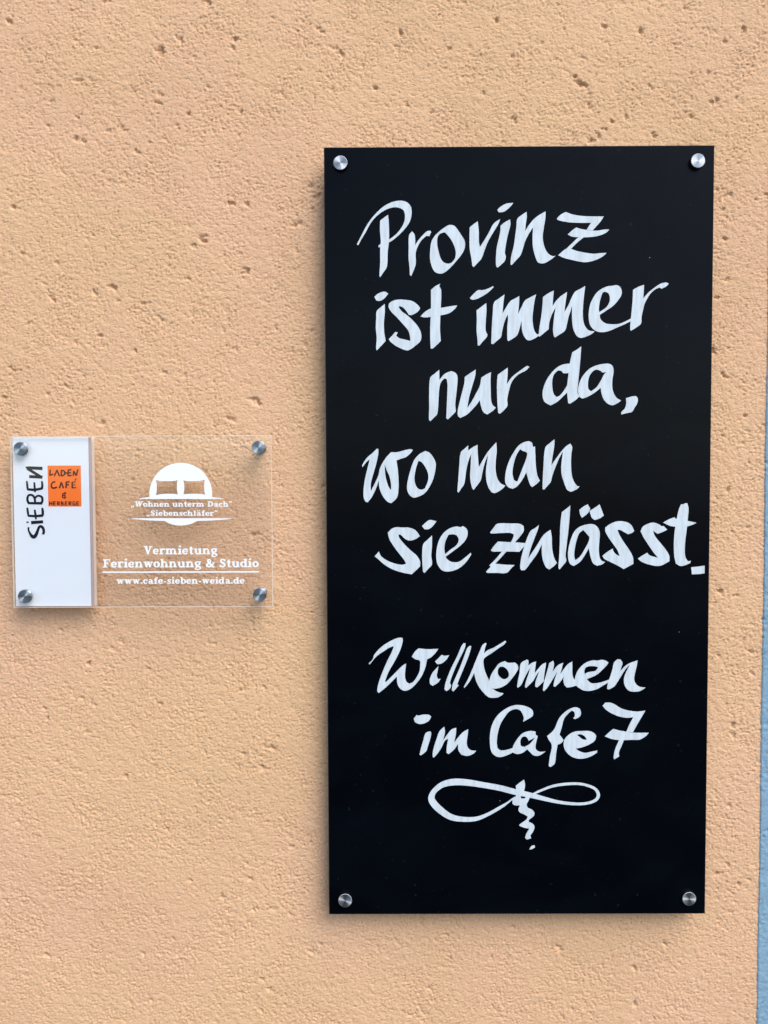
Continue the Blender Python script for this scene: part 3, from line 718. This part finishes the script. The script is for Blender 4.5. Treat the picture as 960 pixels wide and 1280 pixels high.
# ------------------------------------------------------------------ acrylic name plate
YA = -0.0205                                                  # front of the clear sheet
TH = 0.0030
tl, tr_, br, bl = at(11.5, 546, YA), at(339.5, 543.5, YA), at(340.5, 758.5, YA), at(17, 760, YA)
ax0, ax1 = (tl[0] + bl[0]) / 2, (tr_[0] + br[0]) / 2
az0, az1 = (bl[1] + br[1]) / 2, (tl[1] + tr_[1]) / 2
plate = empty('name_plate', ((ax0 + ax1) / 2, 0, az0))
tag(plate, 'clear acrylic plate with white lettering and an opaque white panel at its left', 'sign')
mb = MB(); bevel_box(mb, ax0, ax1, YA, YA + TH, az0, az1, 0.0004, 1, 0)
child(mb, 'clear_sheet', [M_CLEAR, M_CEDGE], plate)
YW = YA + TH + 0.0011
wx1 = (at(110.5, 546, YW)[0] + at(114.5, 758, YW)[0]) / 2
mb = MB(); bevel_box(mb, ax0 + 0.0008, wx1, YW, YW + 0.0024, az0 + 0.0008, az1 - 0.0008, 0.0002, 1, 0)
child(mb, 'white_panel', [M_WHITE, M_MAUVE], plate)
mb = MB(); bevel_box(mb, wx1 + 0.0001, wx1 + 0.0022, YW, YW + 0.0024, az0 + 0.0008, az1 - 0.0008, 0.0002, 0, 0)  # added strip, painted mauve to widen the panel's shaded side
child(mb, 'side_shade_strip', [M_MAUVE], plate)
mb = MB(); bevel_box(mb, ax0 + 0.0006, wx1 + 0.0044, YW + 0.0026, YW + 0.0048, az0 + 0.0006, az1 - 0.0006, 0.0002, 0, 0)
child(mb, 'backing_sheet', [M_CREAM], plate)
place_bolts([(25.5, 561), (323, 559.5), (31, 745.5), (324.5, 743.5)], YA, bolt_mesh('bolt_cap', 0.0070, 0.0040, 0.0045, 0.017, M_STEEL_DARK), TH, plate)

# orange field and its writing, on the white panel under the clear sheet
G = 570; W2 = 960 / 90.0
wp = lambda x, y: (20 + x / W2, G + y / W2)
YP = YW                                                        # the ink and the film lie on the white panel, under the clear sheet
mb = MB()
paint_shape(mb, [[wp(420, 128), wp(864, 128), wp(874, 674), wp(432, 674)]], YP, 0.00008)
sq = child(mb, 'orange_label', M_ORG, plate)


def pen(name, mat, strokes, wd, y, h0, parent, curved=False, rootparent=None):
    mb = MB()
    for k, s in enumerate(strokes):
        stroke(mb, [(*wp(p[0], p[1]), (p[2] if len(p) > 2 else wd) * 1.30 / W2) for p in s], y, h0 + 0.000012 * k, len(s) > 3)
    o = mb.build(name, mat, parent, loc=tuple((rootparent or parent).location))
    return o


pen('brush_lettering', M_INK, [
    [(128,152,14),(170,158,32),(353,166,34)], [(150,165,30),(250,228,28),(350,288,26)], [(176,274,30),(352,282,32)],
    [(143,332,16),(150,385,22),(156,446,20)], [(150,444,24),(250,452,26),(350,432,26)], [(255,484,16),(250,430,22),(244,350,18)], [(345,335,18),(352,385,24),(346,440,24)],
    [(160,628,24),(350,630,28)], [(168,628,24),(152,575,24),(165,530,22),(195,518,22),(228,530,22),(248,565,22),(256,625,20)], [(252,565,20),(280,535,20),(315,532,22),(345,550,24),(353,585,24),(345,628,22)],
    [(150,688,18),(158,740,22),(165,796,18)], [(160,796,22),(265,802,26),(362,792,28)], [(268,845,16),(260,780,22),(250,715,18)], [(350,690,18),(358,740,26),(358,795,24)],
    [(203,888,34),(362,876,30)], [(142,884,14),(168,880,14)],
    [(362,1045,24),(372,1005,26),(360,960,26),(335,938,26),(308,950,26),(288,1000,28),(268,1050,34),(240,1078,36),(210,1065,30),(185,1025,20),(168,985,16),(170,950,20)],
], 24, YP, 0.00008, plate)
Ls = []
Ls += [[(457,180),(452,262)], [(450,258),(500,240)]]
Ls += [[(512,270),(548,185)], [(545,185),(582,270)]]
Ls += [[(606,188),(604,268)], [(604,190),(640,200),(655,228),(640,252),(604,268)], [(640,228),(690,226)]]
Ls += [[(697,188),(694,266)], [(694,190),(738,182)], [(694,226),(735,222)], [(694,264),(742,258)]]
Ls += [[(764,266),(772,196)], [(770,198),(805,262)], [(805,262),(826,178)]]
Ls += [[(525,345),(495,350),(474,378),(476,412),(500,428),(548,415)]]
Ls += [[(580,428),(606,348)], [(604,348),(634,428)]]
Ls += [[(668,428),(670,346)], [(668,348),(716,342)], [(668,386),(706,380)]]
Ls += [[(752,428),(750,348)], [(750,350),(797,344)], [(750,388),(790,382)], [(750,426),(802,420)], [(785,326),(806,300)]]
Ls += [[(672,494),(640,494),(622,508),(630,522),(650,524)], [(650,524),(622,530),(620,548),(645,558),(672,546)], [(655,478),(652,568)]]
x = 450
for ch in 'HERBERGE':
    T, Bm, Md = 606, 656, 631
    if ch == 'H': Ls += [[(x, T), (x, Bm)], [(x + 30, T), (x + 30, Bm)], [(x, Md), (x + 30, Md)]]
    if ch == 'E': Ls += [[(x, T), (x, Bm)], [(x, T + 3), (x + 30, T + 3)], [(x, Md), (x + 26, Md)], [(x, Bm - 3), (x + 30, Bm - 3)]]
    if ch == 'R': Ls += [[(x, T), (x, Bm)], [(x, T + 3), (x + 26, T + 6), (x + 26, Md - 4), (x, Md)], [(x + 4, Md), (x + 30, Bm)]]
    if ch == 'B': Ls += [[(x, T), (x, Bm)], [(x, T + 3), (x + 24, T + 8), (x + 20, Md - 3), (x, Md)], [(x, Md), (x + 30, Md + 8), (x + 26, Bm - 4), (x, Bm - 2)]]
    if ch == 'G': Ls += [[(x + 30, T + 4), (x + 8, T + 3), (x, Md), (x + 8, Bm - 3), (x + 30, Bm - 5), (x + 30, Md + 4)], [(x + 16, Md + 4), (x + 32, Md + 4)]]
    x += 51.5
mb = MB()
for k, s in enumerate(Ls):
    wdd = 20 if k < 21 else (12 if k < 34 else 9)
    stroke(mb, [(*wp(p[0], p[1]), wdd / W2) for p in s], YP, 0.00012 + 0.000008 * k, len(s) > 3)
mb.build('label_lettering', M_DINK, sq, loc=tuple(plate.location))

YP = YA                                                        # the print is on the clear sheet's face
# slab-serif print on the clear sheet. Glyphs in units of cap height, y down from the baseline = negative up
T_, t_, sf = 0.24, 0.12, 0.12
XH = 0.70


def serif(x, y, w_=0.44): return [(x - w_ / 2, y, sf), (x + w_ / 2, y, sf)]


def arc(cx, cy, rx, ry, a0, a1, w0, n=9, vary=True):
    out = []
    for i in range(n):
        a = math.radians(a0 + (a1 - a0) * i / (n - 1))
        ww = w0 if not vary else t_ + (w0 - t_) * abs(math.cos(a)) ** 1.2
        out.append((cx + rx * math.cos(a), cy + ry * math.sin(a), ww))
    return out


def glyph(c):
    s = sf / 2
    vert = lambda x, top: [(x, top, T_), (x, 0.0, T_)]
    if c == 'o': return 0.78, [arc(0.37, XH/2, 0.25, XH/2 - 0.06, 0, 360, T_, 17)]
    if c == 'n' or c == 'h':
        top = XH if c == 'n' else 1.0
        return 0.96, [vert(0.22, top), serif(0.15, top - s, 0.26), serif(0.22, s), arc(0.47, XH - 0.26, 0.22, 0.2, 180, 0, t_ + 0.04, 7, False), [(0.69, XH - 0.28, T_), (0.69, 0, T_)], serif(0.70, s, 0.42)]
    if c == 'm':
        return 1.40, [vert(0.22, XH), serif(0.15, XH - s, 0.26), serif(0.22, s), arc(0.44, XH - 0.26, 0.20, 0.2, 180, 0, t_ + 0.04, 7, False), [(0.64, XH - 0.28, T_), (0.64, 0, T_)], serif(0.65, s, 0.36),
                      arc(0.88, XH - 0.26, 0.22, 0.2, 180, 0, t_ + 0.04, 7, False), [(1.10, XH - 0.28, T_), (1.10, 0, T_)], serif(1.12, s, 0.40)]
    if c == 'r': return 0.70, [vert(0.22, XH), serif(0.15, XH - s, 0.26), serif(0.24, s, 0.46), arc(0.47, XH - 0.26, 0.2, 0.2, 180, 40, t_ + 0.05, 6, False), [(0.60, XH - 0.18, 0.18), (0.60, XH - 0.05, 0.18)]]
    if c == 'u': return 0.96, [[(0.22, XH, T_), (0.22, 0.22, T_)], serif(0.15, XH - s, 0.28), arc(0.45, 0.26, 0.23, 0.2, 180, 360, t_ + 0.04, 7, False), [(0.69, XH, T_), (0.69, 0, T_)], serif(0.62, XH - s, 0.28), serif(0.76, s, 0.28)]
    if c == 'i': return 0.50, [vert(0.25, XH), serif(0.18, XH - s, 0.28), serif(0.25, s), [(0.25, 0.85, 0.26), (0.25, 1.06, 0.26)]]
    if c == 'l': return 0.50, [vert(0.25, 1.0), serif(0.18, 1 - s, 0.28), serif(0.25, s)]
    if c == 'e': return 0.76, [arc(0.38, XH/2, 0.25, XH/2 - 0.06, 20, 325, T_, 15), [(0.18, XH/2 + 0.01, 0.10), (0.70, XH/2 + 0.01, 0.10)]]
    if c == 'c': return 0.70, [arc(0.38, XH/2, 0.25, XH/2 - 0.06, 45, 320, T_, 13), [(0.56, XH - 0.10, 0.18), (0.56, XH - 0.26, 0.18)]]
    if c == 's': return 0.66, [[(0.54, XH - 0.16, 0.10), (0.40, XH - 0.06, 0.13), (0.22, XH - 0.10, 0.15), (0.20, XH - 0.24, 0.18), (0.34, XH/2, 0.2), (0.50, 0.24, 0.18), (0.46, 0.10, 0.15), (0.30, 0.05, 0.13), (0.14, 0.16, 0.10)], [(0.55, XH, 0.08), (0.55, XH - 0.22, 0.08)], [(0.12, 0.0, 0.08), (0.12, 0.22, 0.08)]]
    if c == 'S': return 0.82, [[(0.66, 0.76, 0.12), (0.50, 0.93, 0.14), (0.30, 0.92, 0.17), (0.20, 0.78, 0.2), (0.26, 0.62, 0.22), (0.50, 0.46, 0.24), (0.64, 0.28, 0.22), (0.58, 0.12, 0.18), (0.38, 0.06, 0.15), (0.18, 0.20, 0.12)], [(0.69, 1.0, 0.09), (0.69, 0.70, 0.09)], [(0.13, 0.0, 0.09), (0.13, 0.3, 0.09)]]
    if c == 'a' or c == 'A':
        g = [[(0.18, XH - 0.17, 0.17), (0.22, XH - 0.07, 0.13), (0.40, XH - 0.06, 0.13), (0.54, XH - 0.16, 0.18), (0.57, XH/2, T_)], [(0.57, XH - 0.24, T_), (0.57, 0, T_)], serif(0.68, s, 0.28),
             [(0.55, 0.42, 0.10), (0.34, 0.38, 0.15), (0.19, 0.24, 0.2), (0.24, 0.10, 0.15), (0.40, 0.07, 0.12), (0.56, 0.16, 0.10)]]
        if c == 'A': g += [[(0.20, 0.84, 0.19), (0.20, 1.02, 0.19)], [(0.50, 0.84, 0.19), (0.50, 1.02, 0.19)]]
        return 0.84, g
    if c == 'b': return 0.86, [vert(0.22, 1.0), serif(0.15, 1 - s, 0.26), arc(0.46, XH/2, 0.26, XH/2 - 0.06, -150, 150, T_, 12)]
    if c == 'd': return 0.88, [vert(0.62, 1.0), serif(0.55, 1 - s, 0.28), serif(0.72, s, 0.28), arc(0.38, XH/2, 0.25, XH/2 - 0.06, 40, 320, T_, 13)]
    if c == 'g': return 0.84, [arc(0.38, 0.46, 0.23, 0.20, 0, 360, 0.2, 15), [(0.56, 0.62, 0.10), (0.78, 0.66, 0.13)], [(0.25, 0.27, 0.10), (0.20, 0.14, 0.14), (0.40, 0.08, 0.17), (0.64, 0.03, 0.17), (0.70, -0.10, 0.15), (0.56, -0.24, 0.12), (0.34, -0.26, 0.12), (0.14, -0.18, 0.15), (0.20, -0.04, 0.12), (0.36, 0.05, 0.10)]]
    if c == 't': return 0.60, [[(0.27, 0.92, T_), (0.27, 0.14, T_)], [(0.06, XH - s, sf), (0.52, XH - s, sf)], [(0.27, 0.18, T_), (0.32, 0.07, 0.18), (0.44, 0.06, 0.13), (0.56, 0.14, 0.08)]]
    if c == 'f': return 0.60, [[(0.26, 0.80, T_), (0.26, 0, T_)], [(0.26, 0.76, T_), (0.30, 0.91, 0.18), (0.42, 0.95, 0.14), (0.56, 0.88, 0.18)], [(0.06, XH - s, sf), (0.50, XH - s, sf)], serif(0.28, s, 0.46)]
    if c == 'w': return 1.14, [[(0.20, XH, 0.23), (0.40, 0.02, 0.2)], [(0.38, 0.02, 0.10), (0.57, XH, 0.12)], [(0.57, XH, 0.23), (0.77, 0.02, 0.2)], [(0.76, 0.02, 0.10), (0.96, XH, 0.12)], serif(0.19, XH - s, 0.36), serif(0.56, XH - s, 0.30), serif(0.96, XH - s, 0.30)]
    if c == 'W': return 1.42, [[(0.26, 1, 0.25), (0.48, 0.02, 0.22)], [(0.47, 0.02, 0.11), (0.73, 1, 0.13)], [(0.73, 1, 0.25), (0.95, 0.02, 0.22)], [(0.94, 0.02, 0.11), (1.20, 1, 0.13)], serif(0.24, 1 - s, 0.42), serif(0.72, 1 - s, 0.36), serif(1.21, 1 - s, 0.36)]
    if c == 'V': return 1.04, [[(0.24, 1, 0.27), (0.53, 0.02, 0.22)], [(0.51, 0.02, 0.12), (0.82, 1, 0.14)], serif(0.24, 1 - s, 0.44), serif(0.83, 1 - s, 0.36)]
    if c == 'F': return 0.92, [vert(0.28, 1.0), serif(0.26, s, 0.50), [(0.05, 1 - s, sf), (0.82, 1 - s, sf)], [(0.80, 1, 0.09), (0.80, 0.70, 0.09)], [(0.30, 0.52, 0.12), (0.62, 0.52, 0.12)], [(0.60, 0.68, 0.08), (0.60, 0.36, 0.08)]]
    if c == 'D': return 1.06, [vert(0.28, 1.0), [(0.05, s, sf), (0.50, s, sf)], [(0.05, 1 - s, sf), (0.50, 1 - s, sf)], arc(0.46, 0.5, 0.40, 0.44, -90, 90, 0.27, 11)]
    if c == '&': return 1.12, [[(0.94, 0.50, 0.12), (0.82, 0.30, 0.12), (0.62, 0.12, 0.14), (0.38, 0.06, 0.18), (0.18, 0.18, 0.24), (0.22, 0.38, 0.2), (0.46, 0.54, 0.13), (0.58, 0.72, 0.14), (0.52, 0.90, 0.14), (0.38, 0.92, 0.16), (0.28, 0.78, 0.2), (0.38, 0.58, 0.22), (0.66, 0.26, 0.24), (0.88, 0.06, 0.18), (1.04, 0.06, 0.10)], [(0.78, 0.54, 0.09), (1.06, 0.54, 0.09)]]
    if c == '.': return 0.38, [[(0.18, 0.0, 0.24), (0.18, 0.22, 0.24)]]
    if c == '-': return 0.50, [[(0.07, 0.32, 0.15), (0.42, 0.32, 0.15)]]
    if c == '<': return 0.62, [[(0.18, 0.14, 0.18), (0.18, -0.02, 0.18), (0.10, -0.20, 0.06)], [(0.44, 0.14, 0.18), (0.44, -0.02, 0.18), (0.36, -0.20, 0.06)]]
    if c == '>': return 0.62, [[(0.24, 1.06, 0.06), (0.16, 0.90, 0.18), (0.16, 0.76, 0.18)], [(0.50, 1.06, 0.06), (0.42, 0.90, 0.18), (0.42, 0.76, 0.18)]]
    return 0.42, []


def text_line(txt, x0, x1, base, cap, slope=0.0, label=None):
    adv = [glyph(c)[0] for c in txt]
    tot = sum(adv)
    k = (x1 - x0) / tot
    mb = MB()
    x = x0
    q = 0
    for c, a in zip(txt, adv):
        for s in glyph(c)[1]:
            P = [(x + p[0] * k, base - p[1] * cap + slope * (x - x0), p[2] * (k * 0.6 + cap * 0.4)) for p in s]
            stroke(mb, P, YP, 0.00010 + 0.000012 * (q % 11), len(s) > 3)
            q += 1
        x += a * k
    o = child(mb, 'printed_text', M_PRINT, plate)
    return o


text_line('<Wohnen unterm Dach>', 163.5, 290.5, 633.3, 6.6)
text_line('<Siebenschl\u00e4fer>'.replace('\u00e4', 'A'), 183.0, 272.5, 644.6, 6.5)
text_line('Vermietung', 179.5, 272.5, 693.0, 10.3, -0.003)
text_line('Ferienwohnung & Studio', 128.3, 324.0, 709.4, 10.3, -0.003)
text_line('www.cafe-sieben-weida.de', 145.5, 306.0, 729.8, 8.0, -0.002)
mb = MB(); paint_shape(mb, [[(128, 714.4), (323.5, 713.9), (323.5, 715.6), (128, 716.1)]], YP, 0.0001)
child(mb, 'underline', M_PRINT, plate)
# dome emblem with two pillows
k4 = 6.4
ep = lambda x, y: (150 + x / k4, 560 + y / k4)
mb = MB()
cx, cy, rr = 226.0, 617.7, 39.2
a0 = math.asin((623.8 - cy) / rr)
dome = [(cx + rr * math.cos(a), cy - rr * math.sin(a)) for a in np.linspace(-a0, math.pi + a0, 60)]
pl = [ep(*p) for p in [(288,255),(310,262),(330,265),(420,265),(445,262),(461,255),(456,285),(455,330),(463,372),(440,368),(375,366),(320,370),(288,377),(294,340),(294,290)]]
pr = [ep(*p) for p in [(506,257),(530,264),(560,266),(630,264),(655,260),(680,253),(674,285),(674,335),(682,376),(660,369),(600,366),(540,367),(508,371),(514,335),(514,290)]]
paint_shape(mb, [dome, pl, pr], YP, 0.0001)
paint_shape(mb, [[ep(140, 408), ep(170, 401), ep(236, 392), ep(236, 408)]], YP, 0.00013)
paint_shape(mb, [[ep(737, 392), ep(800, 400), ep(835, 408), ep(737, 408)]], YP, 0.00013)
a1 = math.asin((650.5 - cy) / rr)
low = [ep(85, 562), ep(480, 562), ep(900, 562), ep(860, 570), ep(740, 580), ep(612, 584)] + [(cx + rr * math.cos(a), cy + rr * math.sin(a)) for a in np.linspace(a1, math.pi - a1, 30)][1:-1] + [ep(366, 584), ep(240, 580), ep(130, 570)]
paint_shape(mb, [low], YP, 0.0001)
tag(child(mb, 'emblem', M_PRINT, plate), 'white round emblem with two pillow-shaped openings')
